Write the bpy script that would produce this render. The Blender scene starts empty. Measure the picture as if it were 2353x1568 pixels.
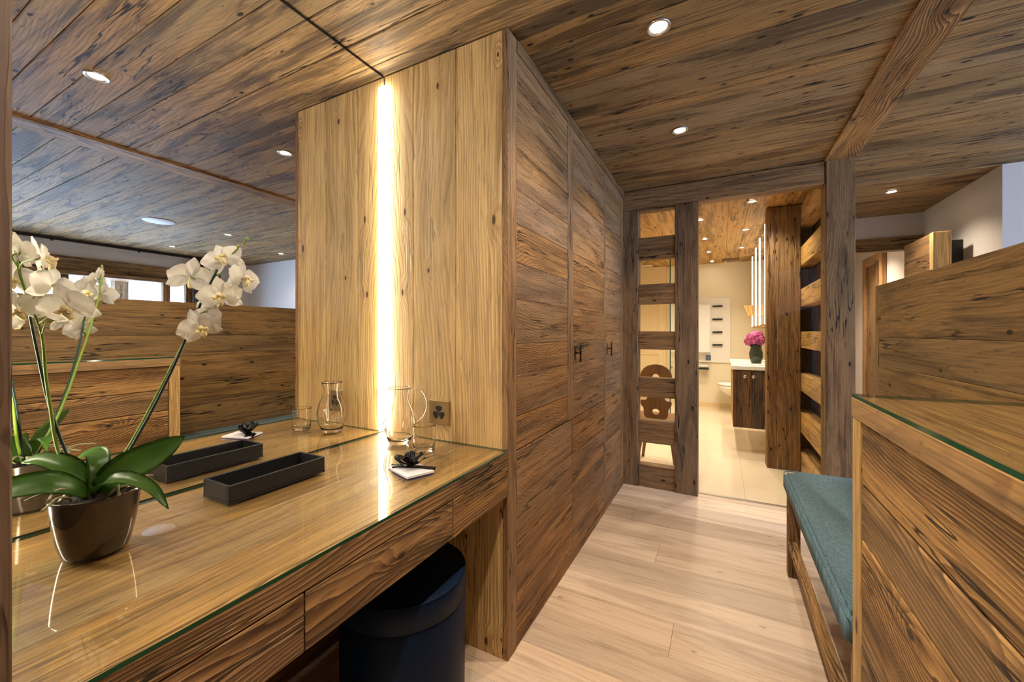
import bpy, bmesh, math, random
from mathutils import Vector, Matrix
random.seed(7)
R = random.random
C = bpy.context.scene.collection
PI = math.pi
ZC = 2.3165      # ceiling height
XM = -1.302      # mirror plane
XF = -0.69       # wardrobe and desk front plane

# ------------------------------------------------------------------ materials
class NT:
    def __init__(s, name):
        s.m = bpy.data.materials.new(name); s.m.use_nodes = True
        s.t = s.m.node_tree; s.t.nodes.clear()
        s.out = s.t.nodes.new('ShaderNodeOutputMaterial')
    def n(s, typ, **kw):
        x = s.t.nodes.new(typ)
        for k, v in kw.items(): setattr(x, k, v)
        return x
    def l(s, a, b): s.t.links.new(a, b)
    def put(s, sock, v):
        if hasattr(v, 'is_linked') or hasattr(v, 'links'): s.l(v, sock)
        else: sock.default_value = v
    def math(s, op, a, b=None, c=None, clamp=False):
        x = s.n('ShaderNodeMath', operation=op); x.use_clamp = clamp
        s.put(x.inputs[0], a)
        if b is not None: s.put(x.inputs[1], b)
        if c is not None: s.put(x.inputs[2], c)
        return x.outputs[0]
    def vec(s, a, b, c=0.0):
        x = s.n('ShaderNodeCombineXYZ')
        for i, v in enumerate((a, b, c)): s.put(x.inputs[i], v)
        return x.outputs[0]
    def noise(s, vec, scale=1.0, detail=2.0, rough=.5, dist=0.0):
        x = s.n('ShaderNodeTexNoise'); s.l(vec, x.inputs['Vector'])
        x.inputs['Scale'].default_value = scale; x.inputs['Detail'].default_value = detail
        x.inputs['Roughness'].default_value = rough; x.inputs['Distortion'].default_value = dist
        return x.outputs[0]
    def mix(s, f, a, b):
        x = s.n('ShaderNodeMix', data_type='RGBA')
        s.put(x.inputs[0], f)
        for sock, v in ((x.inputs[6], a), (x.inputs[7], b)):
            if isinstance(v, tuple): sock.default_value = (*v[:3], 1)
            else: s.l(v, sock)
        return x.outputs[2]
    def ramp(s, v, a, b, lo=0.0, hi=1.0, smooth=True):
        x = s.n('ShaderNodeMapRange'); x.interpolation_type = 'SMOOTHSTEP' if smooth else 'LINEAR'
        s.put(x.inputs[0], v)
        for i, q in enumerate((a, b, lo, hi)): x.inputs[i + 1].default_value = q
        return x.outputs[0]

def hexc(h):
    h = h.lstrip('#'); o = []
    for i in (0, 2, 4):
        v = int(h[i:i + 2], 16) / 255
        o.append(v / 12.92 if v <= .04045 else ((v + .055) / 1.055) ** 2.4)
    return tuple(o)

def plain(name, col, rough=.5, metal=0.0, emis=None, estr=0, spec=.5, trans=0, ior=1.45, bump=0, bscale=300, coat=0, var=0):
    k = NT(name); b = k.n('ShaderNodeBsdfPrincipled'); k.l(b.outputs[0], k.out.inputs[0])
    b.inputs['Base Color'].default_value = (*col, 1); b.inputs['Roughness'].default_value = rough
    b.inputs['Metallic'].default_value = metal; b.inputs['Specular IOR Level'].default_value = spec
    b.inputs['Transmission Weight'].default_value = trans; b.inputs['IOR'].default_value = ior
    b.inputs['Coat Weight'].default_value = coat
    if emis: b.inputs['Emission Color'].default_value = (*emis, 1); b.inputs['Emission Strength'].default_value = estr
    if bump or var:
        tc = k.n('ShaderNodeTexCoord'); nz = k.noise(tc.outputs['Object'], bscale, 3)
        if var:
            nv = k.noise(tc.outputs['Object'], bscale * .2, 4)
            k.l(k.mix(k.ramp(nv, .3, .7), tuple(c * (1 - var) for c in col), tuple(min(1, c * (1 + var)) for c in col)), b.inputs['Base Color'])
        if bump:
            bp = k.n('ShaderNodeBump'); bp.inputs['Strength'].default_value = bump; bp.inputs['Distance'].default_value = .002
            k.l(nz, bp.inputs['Height']); k.l(bp.outputs[0], b.inputs['Normal'])
    return k.m

def wood(name, light, mid, dark, grey=None, tone=.25, ringf=85, amp=.13, ring=.6, fiber=.25, stain=.5,
         crack=.6, knot=.6, kscale=2.2, bump=.35, rough=.55, gvar=0.0, nscale=(.8, 4.0), flecks=.3, spec=.35, sawp=1.8):
    """planks carry their grain in UV (metres along, metres across) and a random tone in the colour attribute"""
    k = NT(name); b = k.n('ShaderNodeBsdfPrincipled'); k.l(b.outputs[0], k.out.inputs[0])
    uv = k.n('ShaderNodeUVMap').outputs[0]
    sp = k.n('ShaderNodeSeparateXYZ'); k.l(uv, sp.inputs[0]); u, v = sp.outputs[0], sp.outputs[1]
    at = k.n('ShaderNodeAttribute', attribute_name='rnd'); asp = k.n('ShaderNodeSeparateColor'); k.l(at.outputs[0], asp.inputs[0])
    r1, r2, r3 = asp.outputs[0], asp.outputs[1], asp.outputs[2]
    # knots
    vo = k.n('ShaderNodeTexVoronoi', voronoi_dimensions='2D'); k.l(k.vec(k.math('MULTIPLY', u, .75), k.math('MULTIPLY', v, 1.7)), vo.inputs['Vector'])
    vo.inputs['Scale'].default_value = kscale
    vs = k.n('ShaderNodeSeparateColor'); k.l(vo.outputs['Color'], vs.inputs[0])
    pres = k.ramp(vs.outputs[0], .45, .5)
    kd = k.math('DIVIDE', vo.outputs['Distance'], k.math('MULTIPLY_ADD', vs.outputs[1], .6, .6))
    kd = k.math('ADD', kd, k.math('MULTIPLY', k.math('SUBTRACT', k.noise(uv, 60, 2), .5), .03))
    s_ = kscale * .016
    kinf = k.math('MULTIPLY', pres, k.ramp(kd, 0, s_ * 5, 1, 0))
    kcore = k.math('MULTIPLY', pres, k.ramp(kd, s_ * .45, s_ * 1.0, 1, 0))
    # rings
    lo = k.noise(k.vec(k.math('MULTIPLY', u, nscale[0]), k.math('MULTIPLY', v, nscale[1]), r1), 1, 1.5, .45)
    t = k.math('MULTIPLY_ADD', lo, amp, v)
    t = k.math('MULTIPLY_ADD', kinf, .03 * knot, t)
    mid_n = k.noise(k.vec(k.math('MULTIPLY', u, 7), k.math('MULTIPLY', v, 40)), 1, 3)
    t = k.math('MULTIPLY_ADD', mid_n, .010, t)
    fr = k.math('FRACT', k.math('MULTIPLY', t, ringf))
    saw = k.math('POWER', fr, sawp)
    edge = k.ramp(fr, .86, 1.0, 1, 0)
    rg = k.math('MULTIPLY', saw, edge)
    # ring strength changes over the board
    rm = k.ramp(k.noise(k.vec(k.math('MULTIPLY', u, 1.1), k.math('MULTIPLY', v, 9)), 1, 2), .38, .56, .3, 1)
    rg = k.math('MULTIPLY', rg, rm)
    fb = k.noise(k.vec(k.math('MULTIPLY', u, 5), k.math('MULTIPLY', v, 190)), 1, 3, .65)
    fb2 = k.noise(k.vec(k.math('MULTIPLY', u, 1.8), k.math('MULTIPLY', v, 55)), 1, 4, .7)
    st = k.noise(k.vec(k.math('MULTIPLY', u, 1.2), k.math('MULTIPLY', v, 10)), 1, 5, .62, .8)
    cn = k.noise(k.vec(k.math('MULTIPLY', u, 1.3), k.math('MULTIPLY', v, 20)), 1, 3, .55)
    cw = k.math('ABSOLUTE', k.math('SUBTRACT', cn, .5))
    cm = k.ramp(k.noise(k.vec(k.math('MULTIPLY', u, 2.0), k.math('MULTIPLY', v, 8), 3.0), 1, 2), .50, .60)
    ck = k.math('MULTIPLY', k.ramp(cw, .003, .020, 1, 0), cm)
    fl = k.ramp(k.noise(k.vec(k.math('MULTIPLY', u, 13), k.math('MULTIPLY', v, 70)), 1, 3, .6), .60, .70)
    # colour
    col = k.mix(k.math('MULTIPLY', rg, ring, clamp=True), light, mid)
    col = k.mix(k.math('MULTIPLY', k.ramp(fb, .42, .66), fiber), col, mid)
    col = k.mix(k.math('MULTIPLY', k.ramp(fb2, .48, .66), fiber), col, dark)
    if grey:
        gf = k.math('MULTIPLY', k.ramp(k.math('ADD', k.math('MULTIPLY', k.math('SUBTRACT', r2, .5), .35), k.noise(k.vec(k.math('MULTIPLY', u, .7), k.math('MULTIPLY', v, 5), 9.0), 1, 3)), .42, .68), gvar)
        col = k.mix(gf, col, grey)
    col = k.mix(k.math('MULTIPLY', k.ramp(st, .47, .64), stain), col, dark)
    col = k.mix(k.math('MULTIPLY', fl, flecks), col, dark)
    col = k.mix(k.math('MULTIPLY', kinf, .25 * knot), col, mid)
    col = k.mix(k.math('MULTIPLY', kcore, knot), col, tuple(c * .45 for c in dark))
    col = k.mix(k.math('MULTIPLY', ck, crack), col, tuple(c * .25 for c in dark))
    hs = k.n('ShaderNodeHueSaturation'); k.l(col, hs.inputs['Color']); hs.inputs['Hue'].default_value = .5 if 'floor' in name else .505
    k.l(k.ramp(r1, 0, 1, 1 - tone, 1 + tone, smooth=False), hs.inputs['Value'])
    k.l(k.ramp(r3, 0, 1, 1 - tone * .5, 1 + tone * .3, smooth=False), hs.inputs['Saturation'])
    k.l(hs.outputs[0], b.inputs['Base Color'])
    b.inputs['Roughness'].default_value = rough; b.inputs['Specular IOR Level'].default_value = spec
    h = k.math('MULTIPLY', rg, .9)
    h = k.math('SUBTRACT', h, k.math('MULTIPLY', ck, 1.6))
    h = k.math('MULTIPLY_ADD', fb2, .45, h)
    h = k.math('MULTIPLY_ADD', st, -.4, h)
    h = k.math('SUBTRACT', h, k.math('MULTIPLY', fl, .4))
    bp = k.n('ShaderNodeBump'); bp.inputs['Strength'].default_value = bump; bp.inputs['Distance'].default_value = .0022
    k.l(h, bp.inputs['Height']); k.l(bp.outputs[0], b.inputs['Normal'])
    return k.m

M = {}
M['panel'] = wood('golden_spruce', hexc('e4c084'), hexc('98683a'), hexc('6d4526'), hexc('ab8f66'), tone=.08, ringf=62, amp=.34, ring=.95,
                  fiber=.4, stain=.32, crack=.45, knot=1.0, kscale=3.6, bump=.3, rough=.5, gvar=.35, nscale=(.6, 3.0), flecks=.2)
M['desk'] = wood('oiled_desk_wood', hexc('b98a54'), hexc('7d5330'), hexc('4c321e'), hexc('8b765c'), tone=.12, ringf=45, amp=.5, ring=.8,
                 fiber=.55, stain=.35, crack=.4, knot=.6, bump=.3, rough=.5, gvar=.4, nscale=(.9, 3.4), flecks=.5)
M['brush'] = wood('brushed_old_wood', hexc('cc9c66'), hexc('5e3b20'), hexc('2a1a10'), hexc('8a745a'), tone=.14, ringf=88, amp=.36, ring=1.25, sawp=1.15,
                  fiber=.5, stain=.6, crack=.9, knot=.9, bump=1.0, rough=.6, gvar=.4, nscale=(1.1, 3.4), flecks=.35, kscale=3.2)
M['ward'] = wood('wardrobe_old_wood', hexc('bd8c5c'), hexc('7c5432'), hexc('3d291b'), hexc('93806c'), tone=.12, ringf=85, amp=.36, ring=.95,
                 fiber=.65, stain=.42, crack=.8, knot=.6, bump=.95, rough=.62, gvar=.4, nscale=(2.0, 4.0), flecks=.55)
M['ceil'] = wood('weathered_ceiling_wood', hexc('b18a59'), hexc('755736'), hexc('30231a'), hexc('8c7a5c'), tone=.14, ringf=60, amp=.34, ring=.75,
                 fiber=.7, stain=.7, crack=1.0, knot=1.0, kscale=5.0, bump=.8, rough=.65, gvar=.5, nscale=(.9, 3.4), flecks=.6)
M['bathceil'] = wood('pale_ceiling_wood', hexc('cf9f62'), hexc('a37338'), hexc('54361a'), hexc('9d8a6c'), tone=.12, ringf=50, amp=.3, ring=.6,
                 fiber=.5, stain=.5, crack=1.0, knot=.8, kscale=4.0, bump=.4, rough=.6, gvar=.2, nscale=(.8, 3.8), flecks=.7)
M['frame'] = wood('dark_frame_wood', hexc('a07a52'), hexc('6c4c31'), hexc('2f1f15'), hexc('80694f'), tone=.10, ringf=75, amp=.28, ring=.75,
                  fiber=.6, stain=.5, crack=1.0, knot=1.0, kscale=4.6, bump=.8, rough=.65, gvar=.4, nscale=(.9, 4.0), flecks=.5)
M['part'] = wood('partition_wood', hexc('98754a'), hexc('68502f'), hexc('332418'), hexc('776856'), tone=.08, ringf=65, amp=.3, ring=.6,
                 fiber=.6, stain=.5, crack=1.0, knot=1.0, kscale=4.0, bump=.45, rough=.55, gvar=.35, nscale=(.8, 3.6), flecks=.55)
M['floor'] = wood('pale_oak_floor', hexc('e8d0b8'), hexc('c7a588'), hexc('94735a'), hexc('d2c2b4'), tone=.25, ringf=30, amp=.34, ring=.3,
                  fiber=.3, stain=.35, crack=.2, knot=.5, kscale=1.8, bump=.1, rough=.42, gvar=.5, nscale=(.6, 3.0), flecks=.1, spec=.4)
M['stool'] = wood('stool_wood', hexc('8e6238'), hexc('6f4825'), hexc('42291a'), tone=.05, ringf=80, ring=.4, fiber=.3, stain=.2, crack=.1, knot=.2, bump=.2, rough=.45)
M['vanity'] = wood('dark_vanity_wood', hexc('7d5c42'), hexc('4f3524'), hexc('241812'), hexc('5f564f'), tone=.2, ringf=80, amp=.17, ring=.7,
                   fiber=.5, stain=.6, crack=.8, knot=.5, bump=.7, rough=.6, gvar=.6, flecks=.5)
M['wall'] = plain('white_plaster', hexc('dcd6d2'), .85, bump=.08, bscale=90)
M['bathwall'] = plain('cream_bath_wall', hexc('ece0c6'), .55, bump=.03, bscale=60)
M['bathfloor'] = plain('cream_tile', hexc('ead9bd'), .16, coat=.2, var=.05, bscale=12)
M['cream'] = plain('cream_lacquer', hexc('e6cfa2'), .5)
M['white'] = plain('white_ceramic', hexc('f2eee6'), .12)
M['towel'] = plain('white_towel', hexc('f4f1ee'), .95, bump=.6, bscale=500)
M['mirror'] = plain('mirror_silver', (.93, .94, .93), 0.0, 1.0)
M['black'] = plain('black_trim', (.012, .012, .012), .5)
M['iron'] = plain('wrought_iron', (.045, .05, .06), .35, .85, bump=.3, bscale=120)
M['chrome'] = plain('chrome', (.75, .75, .76), .12, 1)
M['led'] = plain('led_strip_glow', (1, .9, .7), .5, emis=(1, .90, .70), estr=46)
M['ledb'] = plain('mirror_cabinet_glow', (1, .95, .85), .5, emis=(1, .84, .58), estr=9)
M['lamp'] = plain('downlight_glow', (1, .95, .85), .5, emis=(1, .86, .66), estr=60)
M['lampring'] = plain('downlight_rim', (.55, .53, .5), .25, .9)
M['socket'] = plain('brass_plate', hexc('ad9468'), .3, .75)
M['tray'] = plain('black_leather', (.013, .013, .015), .42, bump=.25, bscale=400)
M['card'] = plain('white_card', hexc('eceaf2'), .5)
M['cardedge'] = plain('violet_card_back', hexc('5a4a86'), .5)
M['ribbon'] = plain('black_ribbon', (.012, .012, .016), .35)
M['navy'] = plain('navy_leather', hexc('071b36'), .5, bump=.15, bscale=260, spec=.15)
M['pot'] = plain('taupe_metallic_pot', hexc('4d4338'), .16, .6, coat=.5)
M['soil'] = plain('bark_soil', hexc('2b1d12'), .9, bump=1, bscale=120)
M['root'] = plain('aerial_root', hexc('8f8a6a'), .7)
M['stem'] = plain('orchid_stem', hexc('6f8a2c'), .45)
M['stake'] = plain('green_stake', hexc('15302c'), .35)
M['lip'] = plain('orchid_lip', hexc('efdfa6'), .5)
M['bud'] = plain('orchid_bud', hexc('8fa648'), .5)
M['peony'] = plain('pink_petals', hexc('a84878'), .7, var=.55, bscale=160)
M['vase'] = plain('dark_glass_vase', hexc('3a4436'), .1, trans=.3)
M['blueswitch'] = plain('blue_grey_plastic', hexc('5b6478'), .4)
M['speaker'] = plain('white_speaker_grille', hexc('dfe3ea'), .6)
M['metal'] = plain('brushed_steel', (.6, .58, .54), .3, 1)
M['track'] = plain('dark_track', (.03, .03, .035), .4, .5)
M['snow'] = plain('snow_and_trees', hexc('dfe6f2'), .9, var=.35, bscale=6)
M['shade'] = plain('taupe_blind', hexc('6b5b50'), .8)

def petal_mat():
    k = NT('white_orchid_petal'); b = k.n('ShaderNodeBsdfPrincipled'); tr = k.n('ShaderNodeBsdfTranslucent')
    mx = k.n('ShaderNodeMixShader'); mx.inputs[0].default_value = .35
    b.inputs['Base Color'].default_value = (.88, .86, .83, 1); b.inputs['Roughness'].default_value = .5
    tr.inputs[0].default_value = (.9, .86, .74, 1)
    k.l(b.outputs[0], mx.inputs[1]); k.l(tr.outputs[0], mx.inputs[2]); k.l(mx.outputs[0], k.out.inputs[0]); return k.m
M['petal'] = petal_mat()
def leaf_mat():
    k = NT('orchid_leaf'); b = k.n('ShaderNodeBsdfPrincipled'); tc = k.n('ShaderNodeTexCoord')
    nz = k.noise(tc.outputs['Object'], 14, 3)
    k.l(k.mix(nz, hexc('2a4c1a'), hexc('5f8834')), b.inputs['Base Color'])
    b.inputs['Roughness'].default_value = .3
    k.l(b.outputs[0], k.out.inputs[0]); return k.m
M['leaf'] = leaf_mat()
def fabric_mat():
    k = NT('teal_linen'); b = k.n('ShaderNodeBsdfPrincipled'); tc = k.n('ShaderNodeTexCoord')
    sp = k.n('ShaderNodeSeparateXYZ'); k.l(tc.outputs['Object'], sp.inputs[0])
    a = k.noise(k.vec(k.math('MULTIPLY', sp.outputs[0], 900), k.math('MULTIPLY', sp.outputs[1], 60), sp.outputs[2]), 1, 2)
    c = k.noise(k.vec(k.math('MULTIPLY', sp.outputs[0], 60), k.math('MULTIPLY', sp.outputs[1], 900), sp.outputs[2]), 1, 2)
    h = k.math('ADD', a, c)
    k.l(k.mix(k.ramp(h, .7, 1.3), hexc('456474'), hexc('7897a6')), b.inputs['Base Color'])
    b.inputs['Roughness'].default_value = .9
    bp = k.n('ShaderNodeBump'); bp.inputs['Strength'].default_value = .4; bp.inputs['Distance'].default_value = .001
    k.l(h, bp.inputs['Height']); k.l(bp.outputs[0], b.inputs['Normal'])
    k.l(b.outputs[0], k.out.inputs[0]); return k.m
M['fabric'] = fabric_mat()
def sheet_glass(name, tint=(.97, .99, .97), refl=1.0):
    k = NT(name); t = k.n('ShaderNodeBsdfTransparent'); g = k.n('ShaderNodeBsdfGlossy'); f = k.n('ShaderNodeFresnel'); mx = k.n('ShaderNodeMixShader')
    t.inputs[0].default_value = (*tint, 1); g.inputs['Roughness'].default_value = 0.0; f.inputs[0].default_value = 1.5
    g.inputs[0].default_value = (refl, refl, refl, 1)
    ge = k.n('ShaderNodeNewGeometry')
    k.l(k.math('MULTIPLY', f.outputs[0], k.math('SUBTRACT', 1.0, ge.outputs['Backfacing'])), mx.inputs[0]); k.l(t.outputs[0], mx.inputs[1]); k.l(g.outputs[0], mx.inputs[2]); k.l(mx.outputs[0], k.out.inputs[0]); return k.m
M['sheet'] = sheet_glass('clear_sheet_glass')
M['pane'] = sheet_glass('window_pane_glass', (.99, .99, .99))
M['gedge'] = plain('green_glass_edge', hexc('0c4a34'), .08, spec=.8)
M['crystal'] = plain('clear_crystal', (1, 1, 1), 0.0, trans=1.0, ior=1.45)
def curtain_mat():
    k = NT('grey_sheer_curtain'); b = k.n('ShaderNodeBsdfPrincipled'); tr = k.n('ShaderNodeBsdfTranslucent')
    mx = k.n('ShaderNodeMixShader'); mx.inputs[0].default_value = .3
    b.inputs['Base Color'].default_value = (.25, .22, .22, 1); tr.inputs[0].default_value = (.3, .28, .3, 1); b.inputs['Roughness'].default_value = .9
    k.l(b.outputs[0], mx.inputs[1]); k.l(tr.outputs[0], mx.inputs[2]); k.l(mx.outputs[0], k.out.inputs[0]); return k.m
M['curtain'] = curtain_mat()

# ------------------------------------------------------------------ mesh helpers
class MB:
    """collects shapes into one mesh; boxes carry grain UVs and a tone per plank"""
    def __init__(s):
        s.bm = bmesh.new(); s.uv = s.bm.loops.layers.uv.new('UVMap'); s.cl = s.bm.loops.layers.float_color.new('rnd')
    def box(s, x0, x1, y0, y1, z0, z1, g='z', bev=0.0, mi=0, rnd=None, rot=None):
        b2 = bmesh.new(); bmesh.ops.create_cube(b2, size=1)
        for v in b2.verts:
            v.co = Vector(((x0 + x1) / 2 + v.co.x * (x1 - x0), (y0 + y1) / 2 + v.co.y * (y1 - y0), (z0 + z1) / 2 + v.co.z * (z1 - z0)))
        if bev:
            bmesh.ops.bevel(b2, geom=b2.edges[:], offset=min(bev, abs(x1 - x0) * .45, abs(y1 - y0) * .45, abs(z1 - z0) * .45), segments=1, affect='EDGES')
        s.merge(b2, g, mi, rnd, rot)
    def merge(s, b2, g='z', mi=0, rnd=None, rot=None, smooth=False):
        rnd = rnd or (R(), R(), R()); ou, ov = R() * 40, R() * 40
        gi = 'xyz'.index(g); b2.normal_update()
        mp = {}
        data = []
        for f in b2.faces:
            n = f.normal; ni = max(range(3), key=lambda i: abs(n[i]))
            if ni == gi: ai, bi = [i for i in range(3) if i != gi]; 
            else: ai = gi; bi = 3 - gi - ni
            data.append((f, [(v.co[ai] + ou, v.co[bi] + ov) for v in f.verts]))
        for v in b2.verts:
            co = v.co.copy()
            if rot: co = rot @ co
            mp[v] = s.bm.verts.new(co)
        for f, uvs in data:
            try: nf = s.bm.faces.new([mp[v] for v in f.verts])
            except ValueError: continue
            nf.material_index = mi; nf.smooth = smooth
            for lp, q in zip(nf.loops, uvs): lp[s.uv].uv = q; lp[s.cl] = (*rnd, 1)
        b2.free()
    def lathe(s, prof, seg=40, cx=0, cy=0, cz=0, mi=0, sx=1, sy=1, closed=False, rip=None):
        b2 = bmesh.new(); rings = []
        for r, z in prof:
            if r < 1e-6: rings.append([b2.verts.new((cx, cy, cz + z))])
            else:
                q = [r * (1 + (rip(r, z, 2 * PI * i / seg) if rip else 0)) for i in range(seg)]
                rings.append([b2.verts.new((cx + q[i] * sx * math.cos(2 * PI * i / seg), cy + q[i] * sy * math.sin(2 * PI * i / seg), cz + z)) for i in range(seg)])
        pairs = list(zip(rings, rings[1:]))
        if closed: pairs.append((rings[-1], rings[0]))
        for a, b in pairs:
            for i in range(seg):
                j = (i + 1) % seg
                if len(a) == 1 and len(b) == 1: continue
                if len(a) == 1: b2.faces.new((a[0], b[j], b[i]))
                elif len(b) == 1: b2.faces.new((a[i], a[j], b[0]))
                else: b2.faces.new((a[i], a[j], b[j], b[i]))
        bmesh.ops.recalc_face_normals(b2, faces=b2.faces[:])
        s.merge(b2, 'z', mi, smooth=True)
    def tube(s, pts, rad, seg=8, mi=0, ends=True):
        pts = [Vector(p) for p in pts]; n = len(pts); b2 = bmesh.new(); rings = []
        rr = rad if isinstance(rad, (list, tuple)) else [rad] * n
        up = Vector((0, 0, 1)); prev = None
        for i, p in enumerate(pts):
            t = (pts[min(i + 1, n - 1)] - pts[max(i - 1, 0)]).normalized()
            if prev is None:
                a = t.cross(up if abs(t.z) < .9 else Vector((1, 0, 0))).normalized()
            else: a = (prev - t * prev.dot(t)).normalized()
            prev = a; b = t.cross(a)
            rings.append([b2.verts.new(p + (a * math.cos(2 * PI * k / seg) + b * math.sin(2 * PI * k / seg)) * rr[i]) for k in range(seg)])
        for A, B in zip(rings, rings[1:]):
            for k in range(seg): b2.faces.new((A[k], A[(k + 1) % seg], B[(k + 1) % seg], B[k]))
        if ends: b2.faces.new(rings[0][::-1]); b2.faces.new(rings[-1])
        bmesh.ops.recalc_face_normals(b2, faces=b2.faces[:])
        s.merge(b2, 'z', mi, smooth=True)
    def prism(s, outline, axis, a0, a1, g='z', mi=0, holes=()):
        """extrude a closed 2-D outline along an axis ('x': outline=(y,z), 'y': (x,z), 'z': (x,y))"""
        b2 = bmesh.new()
        def P(p, a): return {'x': (a, p[0], p[1]), 'y': (p[0], a, p[1]), 'z': (p[0], p[1], a)}[axis]
        loops = [outline] + list(holes); ed = []
        for lp in loops:
            vs = [b2.verts.new(P(p, a0)) for p in lp]
            ed += [b2.edges.new((vs[i], vs[(i + 1) % len(vs)])) for i in range(len(vs))]
        bmesh.ops.triangle_fill(b2, edges=ed, use_beauty=True)
        ext = bmesh.ops.extrude_face_region(b2, geom=b2.faces[:])
        d = Vector(P((0, 0), a1)) - Vector(P((0, 0), a0))
        for v in [e for e in ext['geom'] if isinstance(e, bmesh.types.BMVert)]: v.co += d
        bmesh.ops.recalc_face_normals(b2, faces=b2.faces[:])
        s.merge(b2, g, mi)
    def build(s, name, mats, parent=None, sub=0):
        me = bpy.data.meshes.new(name); s.bm.to_mesh(me); s.bm.free()
        for m in (mats if isinstance(mats, (list, tuple)) else [mats]): me.materials.append(M[m] if isinstance(m, str) else m)
        o = bpy.data.objects.new(name, me); C.objects.link(o)
        if parent: o.parent = parent; o.matrix_parent_inverse = Matrix.Translation(-Vector(parent_loc(parent)))
        if sub:
            md = o.modifiers.new('s', 'SUBSURF'); md.levels = sub; md.render_levels = sub
        return o

def parent_loc(o):
    return Vector(o.location) if o.type == 'EMPTY' else Vector((0, 0, 0))
def tag(o, label, cat, group=None, kind=None):
    o['label'] = label; o['category'] = cat
    if group: o['group'] = group
    if kind: o['kind'] = kind
    return o
def thing(name, label, cat, loc, group=None):
    o = bpy.data.objects.new(name, None); C.objects.link(o); o.location = loc; o.empty_display_size = .05
    return tag(o, label, cat, group)
def struct(o, label=None):
    o['kind'] = 'structure'
    if label: o['label'] = label
    return o
def copy_tree(o, parent=None):
    c = o.copy(); C.objects.link(c)
    if parent: c.parent = parent
    for ch in list(o.children): copy_tree(ch, c)
    return c

def planks(mb, axis, plane, thick, a0, a1, b0, b1, g, widths, joint=None, gap=.0015, bev=.002, jit=.0015, mi=0):
    """fill a rectangle with boards.  axis = normal ('x','y','z'); plane = visible face; thick signed away from the viewer.
       boards run along a (a0..a1), stacked across b (b0..b1); g = world axis of a"""
    b = b0; i = 0
    ax = 'xyz'.index(axis); gi = 'xyz'.index(g); bi = 3 - ax - gi
    while b < b1 - .01:
        w = widths[i % len(widths)] if isinstance(widths, list) else widths * (.8 + .4 * R())
        i += 1
        e = min(b + w, b1)
        if b1 - e < .03: e = b1
        cuts = [a0, a1]
        if joint:
            cuts = [a0]; p = a0 + joint * R()
            while p < a1 - .3: cuts.append(p); p += joint * (.7 + .6 * R())
            cuts.append(a1)
        for p, q in zip(cuts, cuts[1:]):
            j = R() * jit * (1 if thick > 0 else -1)
            lo = [0, 0, 0]; hi = [0, 0, 0]
            lo[ax], hi[ax] = sorted((plane + j, plane + thick))
            lo[gi], hi[gi] = p + gap / 2, q - gap / 2
            lo[bi], hi[bi] = b + gap / 2, e - gap / 2
            mb.box(lo[0], hi[0], lo[1], hi[1], lo[2], hi[2], g, bev, mi)
        b = e

# ------------------------------------------------------------------ setting
# main oak floor
mb = MB(); mb.box(-1.41, 4.5, -2.2, 7.3, -.06, -.031); planks(mb, 'z', 0, -.03, -1.41, 4.45, -2.1, 3.30, 'x', [.21, .20, .19, .215, .22, .21, .18, .2, .205, .2, .225], joint=2.0, gap=.0008, bev=.0008, jit=0)
planks(mb, 'z', 0, -.03, .75, 4.45, 3.301, 5.03, 'x', .2, joint=1.8, gap=.0008, bev=.0008, jit=0)
planks(mb, 'z', 0, -.03, .75, 4.45, 5.03, 7.2, 'x', .2, joint=1.8, gap=.0008, bev=.0008, jit=0)
struct(mb.build('floor', 'floor'), 'pale oak plank floor')
mb = MB(); planks(mb, 'z', 0, -.03, 3.301, 7.25, -2.25, .75, 'y', [.6], joint=1.2, gap=.001, bev=0, jit=0)
struct(mb.build('floor', 'bathfloor'), 'glossy cream bathroom floor')
# ceiling boards run across the room
mb = MB(); planks(mb, 'z', ZC, .03, -1.41, 4.45, -2.1, 5.06, 'x', [.14, .11, .165, .125, .15, .10, .135], gap=.003, bev=.003, jit=.003)
planks(mb, 'z', ZC, .03, .75, 1.7, 5.06, 7.2, 'x', .14, gap=.003, bev=.003, jit=.003)
ceil = struct(mb.build('ceiling', 'ceil'), 'weathered board ceiling')
mb = MB(); planks(mb, 'z', ZC + .001, .03, 3.335, 7.25, -2.25, .74, 'y', .19, joint=2.6, gap=.002, bev=.002, jit=.002)
o = struct(mb.build('ceiling', 'bathceil'), 'golden board bathroom ceiling'); o.location.z = -.004
mb = MB(); mb.box(-1.4, 4.5, -2.2, 7.3, ZC + .035, ZC + .1); struct(mb.build('trim_1', 'black'), 'slab above the ceiling boards')

def wall(name, x0, x1, y0, y1, z0=0, z1=ZC, mat='wall', label=None):
    m = MB(); m.box(x0, x1, y0, y1, z0, z1, 'x' if (x1 - x0) > (y1 - y0) else 'y'); return struct(m.build(name, mat), label)
wall('wall_left', -1.40, -1.322, -2.1, 3.3, label='wall behind mirror and wardrobe', mat='frame')
mb = MB(); planks(mb, 'x', -.70, -.02, -2.1, .088, 0, ZC, 'y', .2); struct(mb.build('wall_left', 'ward'), 'board wall beside the niche')
wall('wall_rear', -1.32, 4.45, -2.2, -2.1)
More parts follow.
